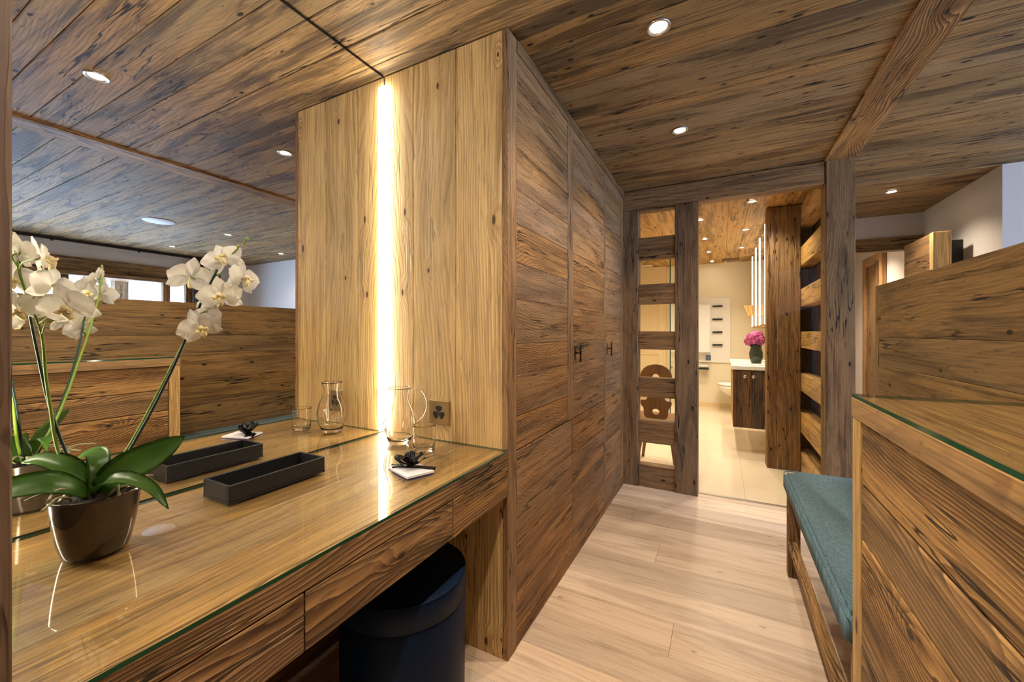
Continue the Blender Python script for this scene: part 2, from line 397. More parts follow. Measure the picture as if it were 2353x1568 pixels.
# hall and bedroom walls
wall('wall_back', 1.645, 4.45, 3.857, 3.95, label='white bedroom wall')
wall('wall_right', 1.645, 1.70, 3.951, 5.03, label='white hall side wall')
mb = MB(); mb.box(.76, 1.66, 5.031, 5.10, 2.103, ZC, 'x'); struct(mb.build('wall_back', 'wall'), 'white wall above the hall lintel')
wall('wall_right', 1.645, 1.70, 5.101, 7.199, label='white wall beyond the hall doorway')
wall('wall_back', .76, 1.70, 7.2, 7.25, label='white wall beyond the hall doorway')
wall('wall_right', 4.36, 4.45, -2.1, -1.6, label='white window wall')
wall('wall_right', 4.36, 4.45, 3.05, 3.857)
wall('wall_right', 4.36, 4.45, -1.6, 3.05, 2.12, ZC)
wall('wall_right', 4.36, 4.45, -1.6, 3.05, 0, .12)
# bathroom walls
wall('wall_back', -2.25, .75, 7.22, 7.3, mat='bathwall', label='cream bathroom back wall')
wall('wall_left', -2.33, -2.25, 3.3, 7.22, mat='bathwall')
wall('wall_right', .66, .75, 4.37, 7.22, mat='bathwall', label='cream bathroom right wall')
wall('wall_front', -2.25, -.72, 3.24, 3.33, mat='bathwall')

# bedroom window, its unseen lower and near parts enlarged to admit more daylight
mb = MB()
mb.box(4.33, 4.44, -1.6, 3.05, 1.955, 2.119, 'y', .004); mb.box(4.30, 4.42, -1.6, 3.05, 1.90, 1.952, 'y', .003)
for y in (-1.6, .1, 1.70, 2.70, 2.97): mb.box(4.35, 4.42, y, y + .08, .12, 1.9, 'z', .003)
mb.box(4.34, 4.43, -1.6, 3.05, .121, .18, 'y', .004)
w = struct(mb.build('window_1', 'frame'), 'wooden bedroom window frame')
mb = MB(); mb.box(4.385, 4.391, -1.58, 3.03, .15, 1.92); mb.build('window_glass', 'pane', w)
w.children[0]['kind'] = 'structure'
mb = MB(); mb.box(5.7, 5.86, 2.62, 2.78, -.3, 2.3, 'z', .004); tag(mb.build('balcony_post', 'frame'), 'timber balcony post outside the bedroom window', 'post')
mb = MB(); mb.box(4.6, 6.1, 2.1, 4.5, 2.0, 2.1, 'y', .004); tag(mb.build('balcony_roof', 'part'), 'wooden balcony roof outside the bedroom window', 'roof')
# snowy slope outside
b2 = bmesh.new(); bmesh.ops.create_grid(b2, x_segments=60, y_segments=60, size=1)
for v in b2.verts:
    x, y = v.co.x, v.co.y
    v.co = Vector((45 + x * 30, y * 60 + 4, -6 + (x + 1) * 14 + 1.2 * math.sin(y * 17 + x * 9) + R() * .8))
mb = MB(); mb.merge(b2, smooth=True)
struct(mb.build('ground', 'snow'), 'snowy wooded slope outside')

# ceiling beam and big post, header
mb = MB(); mb.box(.583, .748, -2.1, 3.222, ZC - .012, ZC + .012, 'y', .003)
tag(mb.build('ceiling_beam', 'brush'), 'old wooden beam running along the ceiling to the big post', 'beam')
mb = MB(); mb.box(.592, .742, 3.223, 3.375, 0, ZC - .001, 'z', .005)
tag(mb.build('timber_post', 'frame'), 'big dark timber post at the right of the glass opening, under the ceiling beam', 'post')
mb = MB(); mb.box(-.715, .590, 3.233, 3.335, 2.165, ZC - .001, 'x', .004); 
tag(mb.build('header_beam', 'frame'), 'dark timber header above the bathroom opening', 'beam')
mb = MB(); mb.box(-.154, .591, 3.29, 3.312, 0, .006, 'x'); struct(mb.build('trim_2', 'metal'), 'metal threshold strip')

# ladder screen left of opening
ls = thing('ladder_screen', 'dark timber ladder screen with square openings beside the wardrobe', 'screen', (-.415, 3.28, 0))
mb = MB(); mb.box(-.725, -.580, 3.2255, 3.325, 0, 2.163, 'z', .004); mb.build('post', 'frame', ls)
mb = MB(); mb.box(-.314, -.156, 3.220, 3.33, 0, 2.163, 'z', .005); mb.build('post', 'frame', ls)
rz = [(2.148, 2.163), (1.772, 1.939), (1.423, 1.576), (1.07, 1.21), (.70, .85), (.345, .52), (.0, .171)]
for a, b in rz:
    mb = MB(); mb.box(-.579, -.315, 3.235, 3.325, a, b, 'x', .004); mb.build('rung', 'frame', ls)
# side ladder
ls = thing('ladder_screen', 'timber ladder screen seen side-on behind the big post, its rungs in golden wood for the warm light', 'screen', (.6, 3.85, 0))
mb = MB(); mb.box(.352, .60, 4.2, 4.36, 0, ZC - .008, 'z', .005); mb.build('post', 'frame', ls)
for a, b in [(2.12, 2.30)] + rz[1:]:  # paler rung wood stands in for the warm bathroom light
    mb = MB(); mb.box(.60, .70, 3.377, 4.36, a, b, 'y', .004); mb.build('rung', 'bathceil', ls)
mb = MB(); mb.box(.712, .748, 3.38, 4.37, 0, ZC - .001, 'z'); mb.box(.6005, .711, 4.3615, 4.3695, 0, ZC - .006, 'z'); struct(mb.build('wall_right', 'vanity'), 'dark board wall behind the side ladder')
# glass door leaf swung into the bathroom
ang = math.atan2(-.135, .66)
mb = MB(); mb.box(.343, .590, 3.340, 3.348, .012, 2.16)
o = struct(mb.build('door_1', 'sheet'), 'clear sliding glass door pushed behind the big post')

# ------------------------------------------------------------------ wardrobe
wd = thing('wardrobe', 'tall built-in wardrobe of rough reclaimed boards from floor to ceiling', 'wardrobe', (-1.0, 2.25, 0))
mb = MB(); mb.box(-1.315, -.722, 1.306, 3.222, .0, ZC - .002, 'y'); mb.build('body', 'ward', wd)
mb = MB(); planks(mb, 'y', 1.283, .022, 0, ZC - .003, -1.30, -.713, 'z', [.161, .216, .30], gap=.0012, jit=.0004)
mb.build('end_panel', 'panel', wd)['label'] = 'smooth golden vertical board end panel'
mb = MB(); mb.box(-.712, XF, 1.283, 1.352, 0, ZC - .003, 'z', .002); mb.build('stile', 'ward', wd)
mb = MB(); mb.box(-.720, XF + .004, 1.354, 3.22, 2.268, ZC - .003, 'y', .002); mb.build('cornice', 'frame', wd)
mb = MB(); mb.box(-.720, XF - .002, 1.354, 3.22, .0, .055, 'y', .002); mb.build('plinth', 'ward', wd)
def handle(mb, y, z):
    mb.tube([(XF, y, z), (XF + .030, y, z)], .0045)
    mb.tube([(XF + .030, y, z - .048), (XF + .030, y, z - .02), (XF + .031, y, z), (XF + .030, y, z + .02), (XF + .030, y, z + .048)], [.0062, .0045, .0055, .0045, .0065])
    mb.box(XF - .0005, XF + .003, y - .009, y + .009, z - .036, z + .036, bev=.001)
W = [.13, .155, .12, .17, .14, .15]
def door(y0, y1, z0, z1, ls_, rs, hy=None):
    m = MB(); planks(m, 'x', XF, -.028, y0 + ls_, y1 - rs, z0, z1, 'y', W, gap=.0014, jit=.0018, bev=.0012)
    if ls_: m.box(XF - .028, XF + .001, y0, y0 + ls_ - .001, z0, z1, 'z', .0015)
    if rs: m.box(XF - .028, XF + .001, y1 - rs + .001, y1, z0, z1, 'z', .0015)
    d = m.build('door', 'ward', wd)
    if hy:
        m = MB(); handle(m, hy, 1.093); m.build('handle', 'iron', d)
door(1.354, 1.962, .752, 2.266, 0, .042)
door(1.965, 2.625, .752, 2.266, .038, .0, 2.035)
door(2.629, 3.112, .057, 2.266, .036, .0, 2.700)
m = MB(); m.box(XF - .028, XF - .006, 3.114, 3.225, .057, 2.266, 'z', .001); m.build('filler', 'ward', wd)
for y0, y1 in ((1.354, 1.988), (1.991, 2.625)):
    m = MB(); planks(m, 'x', XF, -.028, y0, y1, .057, .748, 'y', [.15, .19, .17, .19], gap=.0014, jit=.0015, bev=.0012); m.build('drawer_front', 'ward', wd)
# left side panel of the niche
mb = MB(); mb.box(-1.315, -.690, .088, .134, 0, ZC - .003, 'z', .002)
tag(mb.build('side_panel', 'vanity'), 'greyish brown upright board at the left end of the dressing table', 'panel')

# ------------------------------------------------------------------ wall mirror
mb = MB(); mb.box(XM - .004, XM, .136, 1.281, .7745, 2.306)
mi_ = tag(mb.build('wall_mirror', 'mirror'), 'large frameless wall mirror above the dressing table', 'mirror')
mb = MB(); mb.box(XM - .003, XM + .001, .136, 1.281, 2.306, 2.3115); mb.build('top_shadow_strip', 'black', mi_)  # black strip stands in for the shadow gap under the ceiling
mb = MB(); mb.box(XM - .003, XM + .001, .136, 1.281, .7722, .7745); mb.build('bottom_edge', 'black', mi_)
# led strips at both ends of the mirror
mb = MB(); mb.box(XM + .0005, XM + .0185, 1.2665, 1.2825, .776, 2.265, bev=.002)
tag(mb.build('light_strip', 'led'), 'glowing vertical light strip in the corner of mirror and golden panel', 'light strip')
mb = MB(); mb.box(XM + .0005, XM + .0185, .1345, .1505, .776, 2.265, bev=.002)
tag(mb.build('light_strip', 'led'), 'vertical light strip at the left end of the mirror beside the orchid', 'light strip')

# ------------------------------------------------------------------ dressing table
dt = thing('dressing_table', 'built-in brushed wood dressing table with drawers under the mirror', 'table', (-1.0, .7, 0))
mb = MB(); planks(mb, 'z', .7645, -.045, .136, 1.282, -1.300, -.712, 'y', [.16, .14, .15, .138], gap=.0006, jit=0, bev=.0005)
mb.build('tabletop', 'desk', dt)
mb = MB(); mb.box(-.7115, XF, .136, 1.282, .7165, .7645, 'y', .0015); mb.build('front_rail', 'brush', dt)
for y0, y1 in ((.136, .4805), (.4835, .9455), (.9485, 1.282)):
    mb = MB(); mb.box(-1.1, -.712, y0 + .004, y1 - .004, .608, .714, 'y'); mb.box(-.712, XF, y0, y1, .603, .7135, 'y', .0015)
    mb.build('drawer', 'brush', dt)
mb = MB(); mb.box(-1.30, XF + .0005, .136, 1.2825, .7648, .772, mi=0)
bm_ = mb.bm; bm_.faces.ensure_lookup_table()
for f in bm_.faces:
    if abs(f.normal.z) < .5: f.normal_update()
for f in bm_.faces:
    f.normal_update()
    if abs(f.normal.z) < .5: f.material_index = 1
tag(mb.build('glass_tabletop', ['sheet', 'gedge']), 'clear glass sheet with green edge lying on the dressing table', 'glass top')

# socket
so = thing('wall_socket', 'square brass plate with black three-part socket on the golden panel', 'socket', (-.997, 1.282, .88))
mb = MB(); mb.box(-1.047, -.949, 1.2745, 1.2825, .833, .929, bev=.001); mb.build('plate', 'socket', so)
mb = MB()
for a in (90, 210, 330):
    ca, sa = math.cos(math.radians(a)), math.sin(math.radians(a)); out = []
    for i in range(20):
        t = 2 * PI * i / 20; r = .0165
        lx, ly = r * 1.08 * math.cos(t) * (1 - .12 * math.cos(t)), r * .88 * math.sin(t)
        lx, ly = lx * .72 + .0165, ly * (1 + .35 * (lx / r))
        out.append((-.998 + lx * ca - ly * sa, .881 + lx * sa + ly * ca))
    mb.prism(out, 'y', 1.2728, 1.2744)
mb.build('outlet', 'black', so)

# ------------------------------------------------------------------ things on the table
ZT = .7722
# tray
x0, x1, y0, y1 = -1.202, -1.083, .551, .823; hh = .046; t = .007
mb = MB(); mb.box(x0, x1, y0, y1, ZT, ZT + .005)
mb.box(x0, x0 + t, y0, y1, ZT + .0051, ZT + hh, bev=.0012); mb.box(x1 - t, x1, y0, y1, ZT + .0051, ZT + hh, bev=.0012)
mb.box(x0 + t, x1 - t, y0, y0 + t, ZT + .0051, ZT + hh, bev=.0012); mb.box(x0 + t, x1 - t, y1 - t, y1, ZT + .0051, ZT + hh, bev=.0012)
tag(mb.build('long_tray', 'tray'), 'long narrow black leather tray standing on the glass', 'tray')
# carafe
def smooth_prof(pts, n=6):
    out = []
    P = [pts[0]] + list(pts) + [pts[-1]]
    for i in range(1, len(P) - 2):
        for k in range(n):
            t = k / n; a, b, c, d = P[i - 1], P[i], P[i + 1], P[i + 2]
            out.append(tuple(.5 * ((2 * b[j]) + (-a[j] + c[j]) * t + (2 * a[j] - 5 * b[j] + 4 * c[j] - d[j]) * t * t + (-a[j] + 3 * b[j] - 3 * c[j] + d[j]) * t ** 3) for j in (0, 1)))
    out.append(pts[-1]); return out
cf = thing('glass_pitcher', 'clear glass water carafe with handle beside the light strip', 'carafe', (-1.108, 1.172, ZT))
outer = smooth_prof([(.036, .0), (.044, .012), (.055, .045), (.060, .085), (.052, .125), (.036, .160), (.034, .185), (.043, .214)])
inner = smooth_prof([(.0415, .214), (.0322, .185), (.0342, .160), (.050, .125), (.0578, .085), (.0525, .047), (.040, .018), (.0, .012)])
mb = MB(); mb.lathe([(.0, .0), (.02, .0)] + outer + inner, 112, -1.108, 1.172, ZT, rip=lambda r, z, a: .022 * math.cos(14 * a) * max(0, min(1, (z - .02) / .03, (.135 - z) / .04))); mb.build('body', 'crystal', cf)
mb = MB(); d = Vector((.83, .56, 0)).normalized(); c0 = Vector((-1.108, 1.172, ZT))
hp = [(.0385, .202), (.060, .207), (.082, .195), (.097, .165), (.097, .13), (.084, .10), (.0605, .083)]
hp = smooth_prof(hp, 4)
mb.tube([c0 + d * a + Vector((0, 0, z)) for a, z in hp], .0042, 8); mb.build('handle', 'crystal', cf)
# tumbler
mb = MB(); mb.lathe([(0, 0), (.033, 0), (.0350, .0006), (.0364, .002), (.0370, .0045), (.0372, .008), (.0376, .02), (.0381, .04), (.0387, .06), (.0392, .08), (.0394, .090), (.0394, .0935), (.0390, .0950), (.0384, .0952), (.0379, .0945), (.0376, .090), (.0373, .08), (.0367, .06), (.0361, .04), (.0355, .024), (.0350, .018), (.034, .0152), (.031, .0140), (.02, .0135), (0, .013)], 40, -.955, 1.135, ZT)
tag(mb.build('glass_tumbler', 'crystal'), 'clear glass tumbler standing in front of the carafe', 'glass')
# gift card with ribbon bow
gc = thing('ribboned_card', 'small white card parcel tied with a black ribbon bow', 'card', (-.847, .949, ZT))
c1, c2, c3, c4 = (-.922, .926), (-.810, .887), (-.775, .968), (-.885, 1.008)
mb = MB(); mb.prism([c1, c2, c3, c4], 'z', ZT, ZT + .002); mb.build('backing', 'cardedge', gc)
mb = MB(); mb.prism([c1, c2, c3, c4], 'z', ZT + .0022, ZT + .008); mb.build('card', 'card', gc)
mb = MB(); zc_ = ZT + .009; cc = Vector((-.858, .963, zc_))
def ribbon(mb, pts, w, mi=0):
    b2 = bmesh.new(); pts = [Vector(p) for p in pts]; rows = []
    for i, p in enumerate(pts):
        t = (pts[min(i + 1, len(pts) - 1)] - pts[max(i - 1, 0)]).normalized()
        side = t.cross(Vector((0, 0, 1))); side = side.normalized() if side.length > .05 else Vector((.3, 1, 0)).normalized()
        q = 1 - .5 * (i in (0,))
        rows.append([b2.verts.new(p + side * (w * q * k / 4) + Vector((0, 0, .0012 * math.sin(k * 1.9 + i)))) for k in range(-2, 3)])
    for a, b in zip(rows, rows[1:]):
        for k in range(4): b2.faces.new((a[k], a[k + 1], b[k + 1], b[k]))
    geo = bmesh.ops.solidify(b2, geom=b2.faces[:], thickness=.0006)
    mb.merge(b2, smooth=True)
ribbon(mb, [(-.912, .946, ZT + .003), (-.910, .947, zc_ + .0005), (-.87, .959, zc_ + .001), (-.83, .972, zc_ + .001), (-.787, .981, zc_ + .0005), (-.785, .982, ZT + .002)], .026)
mb.build('ribbon', 'ribbon', gc)
mb = MB()
for a, L, zz in ((200, .058, .036), (20, .054, .040), (150, .04, .046), (320, .042, .036), (255, .036, .038), (70, .04, .05), (290, .03, .05)):
    dx, dy = math.cos(math.radians(a)), math.sin(math.radians(a)); pts = []
    for i in range(9):
        t = i / 8; rr = L * math.sin(PI * t) ** .8 * (.75 + .25 * t); z = .004 + zz * math.sin(PI * t * .95 + .05) * (.4 + .6 * t)
        off = .010 * math.sin(2 * PI * t)
        pts.append((cc.x + dx * rr - dy * off, cc.y + dy * rr + dx * off, zc_ + z))
    ribbon(mb, pts, .017)
for a, L in ((195, .07), (215, .06), (185, .055)):
    dx, dy = math.cos(math.radians(a)), math.sin(math.radians(a))
    ribbon(mb, [(cc.x + dx * L * i / 6, cc.y + dy * L * i / 6 + .003 * math.sin(i * 1.7), zc_ + .006 - .0045 * (i / 6) + .002 * math.sin(i * 2.)) for i in range(7)], .014)
mb.lathe([(0, .004), (.009, .008), (.011, .016), (.007, .022), (0, .024)], 12, cc.x, cc.y, zc_)
mb.build('bow', 'ribbon', gc)

# ------------------------------------------------------------------ orchid
PX, PY = -1.095, .318
orc = thing('potted_orchid', 'white orchid with broad green leaves in a dark glossy pot on the dressing table', 'plant', (PX, PY, ZT))
mb = MB(); prof = smooth_prof([(.044, .0), (.048, .003), (.055, .03), (.062, .075), (.0655, .114)], 5)
inn = [(.0625, .1145), (.059, .078), (.05, .03), (0, .02)]
mb.lathe([(0, 0)] + prof + inn, 56, PX, PY, ZT, sx=1.0, sy=1.0); mb.build('pot', 'pot', orc)
b2 = bmesh.new(); bmesh.ops.create_icosphere(b2, subdivisions=4, radius=1)
for v in b2.verts:
    n = 1 + .14 * math.sin(v.co.x * 23 + v.co.y * 9) * math.sin(v.co.y * 19 + v.co.z * 14)
    v.co = Vector((PX + v.co.x * .0585 * min(n, 1.0), PY + v.co.y * .0585 * min(n, 1.0), ZT + .098 + v.co.z * .012 * n + .004 * math.sin(v.co.x * 30) * math.cos(v.co.y * 27)))
mb = MB(); mb.merge(b2); mb.build('soil', 'soil', orc)
def bez(pts, n):
    pr_ = [Vector(p) for p in pts]; P = [pr_[0] * 2 - pr_[1]] + pr_ + [pr_[-1] * 2 - pr_[-2]]; out = []
    for i in range(1, len(P) - 2):
        for k in range(n):
            t = k / n; a, b, c, d = P[i - 1], P[i], P[i + 1], P[i + 2]
            out.append(.5 * ((2 * b) + (-a + c) * t + (2 * a - 5 * b + 4 * c - d) * t * t + (-a + 3 * b - 3 * c + d) * t ** 3))
    out.append(pr_[-1]); return out
mb = MB()
for i in range(12):
    a = R() * 2 * PI; r0 = .02 + R() * .03
    p = Vector((PX + math.cos(a) * r0, PY + math.sin(a) * r0, ZT + .112)); a2 = a + (R() - .5) * 1.6
    pts = [p]
    for k in range(4): pts.append(pts[-1] + Vector((math.cos(a2) * .017, math.sin(a2) * .017, (.012, .004, -.006, -.008)[k] + R() * .006))); a2 += (R() - .5) * 1.2
    mb.tube(bez(pts, 4), .0022, 6)
mb.build('aerial_roots', 'root', orc)
def leaf(pts, w, fold=.25, upv=(0, 0, 1), name='leaf'):
    cv = bez(pts, 6); n = len(cv); b2 = bmesh.new(); rows = []
    for i, p in enumerate(cv):
        t = (cv[min(i + 1, n - 1)] - cv[max(i - 1, 0)]).normalized(); u_ = Vector(upv)
        side = t.cross(u_).normalized(); nn = side.cross(t)
        s_ = i / (n - 1); ww = w * (math.sin(PI * min(1, (s_ * .93 + .07)) ** .75) ** .65) if s_ < .999 else w * .05
        ww = max(ww, w * .06)
        rows.append([b2.verts.new(p + side * ww * k / 3 + nn * (abs(k) / 3) ** 1.5 * ww * fold) for k in range(-3, 4)])
    for a, b in zip(rows, rows[1:]):
        for k in range(6): b2.faces.new((a[k], a[k + 1], b[k + 1], b[k]))
    bmesh.ops.solidify(b2, geom=b2.faces[:], thickness=.0015)
    m = MB(); m.merge(b2, smooth=True); return m.build(name, 'leaf', orc)
B0 = (PX, PY, ZT + .112)
leaf([B0, (-1.052, .345, .925), (-1.012, .388, .958), (-.985, .418, .985)], .033, .18, (.75, -.45, .5))
leaf([B0, (-1.03, .31, .918), (-.985, .325, .928), (-.935, .345, .912), (-.895, .355, .878)], .015, .35, (.4, -.3, .8))
leaf([(PX, PY - .01, ZT + .112), (-1.09, .265, .918), (-1.10, .225, .925), (-1.11, .18, .918), (-1.115, .155, .905)], .030, .2, (.5, 0, .85))
leaf([B0, (-1.135, .290, .935), (-1.175, .265, .952), (-1.205, .245, .948)], .020, .3, (.5, -.3, .7))
leaf([B0, (-1.115, .328, .93), (-1.15, .335, .948), (-1.19, .33, .942), (-1.22, .32, .925)], .018, .3, (.6, -.3, .7))
rst = [(-1.093, .322, .885), (-1.082, .365, .97), (-1.062, .398, 1.06), (-1.040, .425, 1.144), (-1.024, .445, 1.205), (-1.010, .460, 1.262), (-.990, .475, 1.310), (-.962, .485, 1.357), (-.935, .495, 1.384)]
lst = [(-1.112, .305, .885), (-1.165, .285, .96), (-1.180, .277, 1.05), (-1.178, .270, 1.118), (-1.164, .262, 1.196), (-1.175, .250, 1.254), (-1.184, .240, 1.304), (-1.186, .233, 1.36), (-1.18, .226, 1.385)]
for st_ in (rst, lst):
    mb = MB(); c_ = bez(st_, 5); mb.tube(c_, [.0032 - .0016 * i / len(c_) for i in range(len(c_))], 8); mb.build('stem', 'stem', orc)
for pts in ([(-1.088, .330, .885), (-1.058, .385, 1.023), (-1.025, .420, 1.140), (-.999, .440, 1.228), (-.981, .452, 1.279), (-.958, .465, 1.335)],
            [(-1.125, .305, .885), (-1.186, .280, 1.039), (-1.193, .265, 1.144), (-1.201, .250, 1.272), (-1.211, .240, 1.369)]):
    mb = MB(); mb.tube(bez(pts, 3), .0027, 8)
    mb.build('stake', 'stake', orc)
# flower prototype, facing +Z then turned
def petal(b2, ang, L, Wd, base=.004, cup=.15, lift=0.0, pw=1.0):
    ca, sa = math.cos(ang), math.sin(ang); rows = []; n = 9
    for i in range(n + 1):
        s_ = i / n; prof_ = max(.06, math.sin(PI * (s_ ** pw * .94 + .03)) ** .62); w_ = Wd / 2 * prof_
        row = []
        for k in range(-3, 4):
            q = k / 3; x = base + L * s_ * (1 - .08 * q * q); y = w_ * q
            z = cup * L * (-(s_ - .5) ** 2 * .8 + .2) - cup * .8 * w_ * q * q + lift * s_ * L + .0016 * math.sin(s_ * 9 + q * 5 + ang * 3)
            row.append(b2.verts.new((x * ca - y * sa, x * sa + y * ca, z)))
        rows.append(row)
    for a, b in zip(rows, rows[1:]):
        for k in range(6): b2.faces.new((a[k], a[k + 1], b[k + 1], b[k]))
def make_flower():
    b2 = bmesh.new()
    for a in (90, 215, 325): petal(b2, math.radians(a), .039, .026, lift=-.12, pw=.95)
    b3 = bmesh.new()
    for a in (8, 172): petal(b3, math.radians(a), .042, .050, base=.002, lift=.10, pw=.8)
    for b in (b2, b3): bmesh.ops.solidify(b, geom=b.faces[:], thickness=.0005)
    for v in b3.verts: v.co.z += .002
    m = MB(); m.merge(b2, smooth=True); m.merge(b3, smooth=True)
    f = m.build('flower', 'petal'); f.parent = orc
    m = MB(); m.lathe([(0, .004), (.0045, .006), (.006, .012), (.003, .017), (0, .018)], 12, 0, .001, 0)
    m.tube([(0, -.002, .006), (0, -.010, .014), (0, -.017, .012), (0, -.021, .006)], [.003, .0065, .005, .0015], 8)
    m.tube([(.001, -.002, .008), (.009, -.004, .016), (.011, -.001, .022)], [.002, .0045, .0015], 7)
    m.tube([(-.001, -.002, .008), (-.009, -.004, .016), (-.011, -.001, .022)], [.002, .0045, .0015], 7)
    l_ = m.build('lip', 'lip'); l_.parent = f
    return f
fl0 = make_flower(); first = [True]
def aim(o, pos, face, roll=0, s=1.0):
    z = Vector(face).normalized(); up = Vector((0, 0, 1)); x = up.cross(z).normalized(); y = z.cross(x)
    m = Matrix((x, y, z)).transposed() @ Matrix.Rotation(roll, 3, 'Z')
    o.location = Vector(pos) - Vector((PX, PY, ZT)); o.rotation_euler = m.to_euler(); o.scale = (s, s, s)
def stem_pt(st_, z):
    return min(bez(st_, 6), key=lambda p: abs(p.z - z))
FL = [  # position, facing, roll, scale, stem
    ((-1.000, .435, 1.318), (-.6, .45, -.15), .15, 1.02, rst),
    ((-.960, .478, 1.360), (.5, -.55, .25), .5, .95, rst),
    ((-.925, .498, 1.318), (.75, .25, .05), -.2, .95, rst),
    ((-.937, .462, 1.278), (.75, -.65, -.05), .2, .98, rst),
    ((-.968, .450, 1.245), (-.2, .8, .1), .4, .8, rst),
    ((-.972, .440, 1.212), (.85, -.30, -.25), .45, .95, rst),
    ((-1.172, .235, 1.350), (-.3, .7, .1), .1, .9, lst),
    ((-1.115, .250, 1.337), (.3, .75, .1), .3, .95, lst),
    ((-1.192, .232, 1.300), (.8, -.3, .0), .1, .85, lst),
    ((-1.105, .262, 1.285), (.75, .35, .1), -.3, .95, lst),
    ((-1.058, .272, 1.248), (.55, -.6, -.35), .2, 1.05, lst),
    ((-1.180, .240, 1.242), (.7, -.6, -.1), .5, .9, lst),
    ((-1.130, .285, 1.228), (-.2, .9, -.1), .0, .9, lst),
]
for pos, face, roll, s_, st_ in FL:
    if first[0]: o = fl0; first[0] = False
    else: o = copy_tree(fl0, orc)
    aim(o, pos, face, roll, s_)
    p0 = stem_pt(st_, pos[2] - .028); fz = Vector(face).normalized(); p2 = Vector(pos) - fz * .003
    mb = MB(); mb.tube(bez([p0, (p0 + p2) / 2 + Vector((0, 0, .006)) - fz * .008, p2], 4), .0014, 6); mb.build('flower_stalk', 'stem', orc)
for st_, offs in ((rst, [(.0, .0, .004), (.012, .006, .012), (.02, .008, .02)]), (lst, [(0, 0, .004), (.008, -.004, .012)])):
    e = Vector(st_[-1])
    for of in offs:
        mb = MB(); q = e + Vector(of); mb.lathe([(0, -.005), (.003, -.002), (.0035, .001), (0, .006)], 10, q.x, q.y, q.z); mb.build('bud', 'bud', orc)

# ------------------------------------------------------------------ pouf under the table
pf = thing('round_pouf', 'navy blue round leather pouf tucked under the dressing table', 'pouf', (-.895, .968, 0))
mb = MB(); mb.lathe([(0, 0.001), (.182, .001), (.19, .012), (.192, .36), (.188, .372)], 64, -.895, .968, 0); mb.build('body', 'navy', pf)
mb = MB(); mb.lathe([(0, .373), (.187, .373), (.1925, .376), (.1935, .44), (.190, .447), (.186, .449), (.15, .452), (0, .455)], 64, -.895, .968, 0); mb.build('cushion', 'navy', pf)
mb = MB()
mb.tube([(-.895 + .1915 * math.cos(i * PI / 32), .968 + .1915 * math.sin(i * PI / 32), .4475) for i in range(65)], .0025, 8); mb.build('piping', 'navy', pf)

# ------------------------------------------------------------------ right side: low cabinet, partition, bench
XC = .27
cb = thing('low_cabinet', 'low cabinet front of deeply brushed planks at the right edge, glass on its top', 'cabinet', (.43, 0, 0))
mb = MB(); mb.box(XC + .024, .598, -2.05, 1.196, 0, 1.018, 'y'); mb.build('body', 'brush', cb)
mb = MB(); planks(mb, 'x', XC + .002, .02, -2.05, 1.143, .0, 1.002, 'y', [.20, .165, .18, .20, .12, .135], gap=.003, jit=.002, bev=.003); mb.build('front_planks', 'brush', cb)
mb = MB(); mb.box(XC, .597, 1.1445, 1.198, 0, 1.0035, 'z', .002); mb.build('end_stile', 'panel', cb)
mb = MB(); mb.box(XC - .002, XC + .05, -2.05, 1.199, 1.0045, 1.050, 'y', .002); mb.box(XC + .0505, .597, -2.05, 1.199, 1.02, 1.050, 'y', .001); mb.build('top_rail', 'desk', cb)
mb = MB(); mb.box(XC - .001, .597, -2.05, 1.199, 1.0502, 1.0575)
for f in mb.bm.faces:
    f.normal_update()
    if abs(f.normal.z) < .5: f.material_index = 1
tag(mb.build('glass_tabletop', ['sheet', 'gedge']), 'clear glass sheet with dark green edge on the low cabinet at right', 'glass top')

mb = MB(); planks(mb, 'x', .600, .10, -2.05, 2.273, 0, 1.405, 'y', [.20, .17, .19, .16, .185, .155, .12, .225], gap=.001, jit=.0015, bev=.0015)
mb.box(.600, .70, 2.274, 2.318, 0, 1.405, 'z', .002); mb.box(.604, .698, -2.05, 2.27, .001, 1.402, 'y')
tag(mb.build('partition', 'part'), 'shoulder-high partition of dark horizontal boards behind the bench and low cabinet', 'partition')

bn = thing('bench', 'low wooden bench against the partition with a blue cushion', 'bench', (.44, 1.8, 0))
mb = MB(); mb.box(.30, .598, 1.205, 2.40, .402, .431, 'y', .002); mb.build('seat_board', 'brush', bn)
for x, y in ((.287, 2.365), (.287, 1.235), (.53, 2.365), (.53, 1.235)):
    mb = MB(); mb.box(x, x + .05, y, y + .055, 0, .4015 if x > .3 else .4015, 'z', .002); mb.build('leg', 'brush', bn)
mb = MB(); mb.box(.287, .322, 1.291, 2.364, .150, .180, 'y', .002); mb.build('stretcher', 'brush', bn)
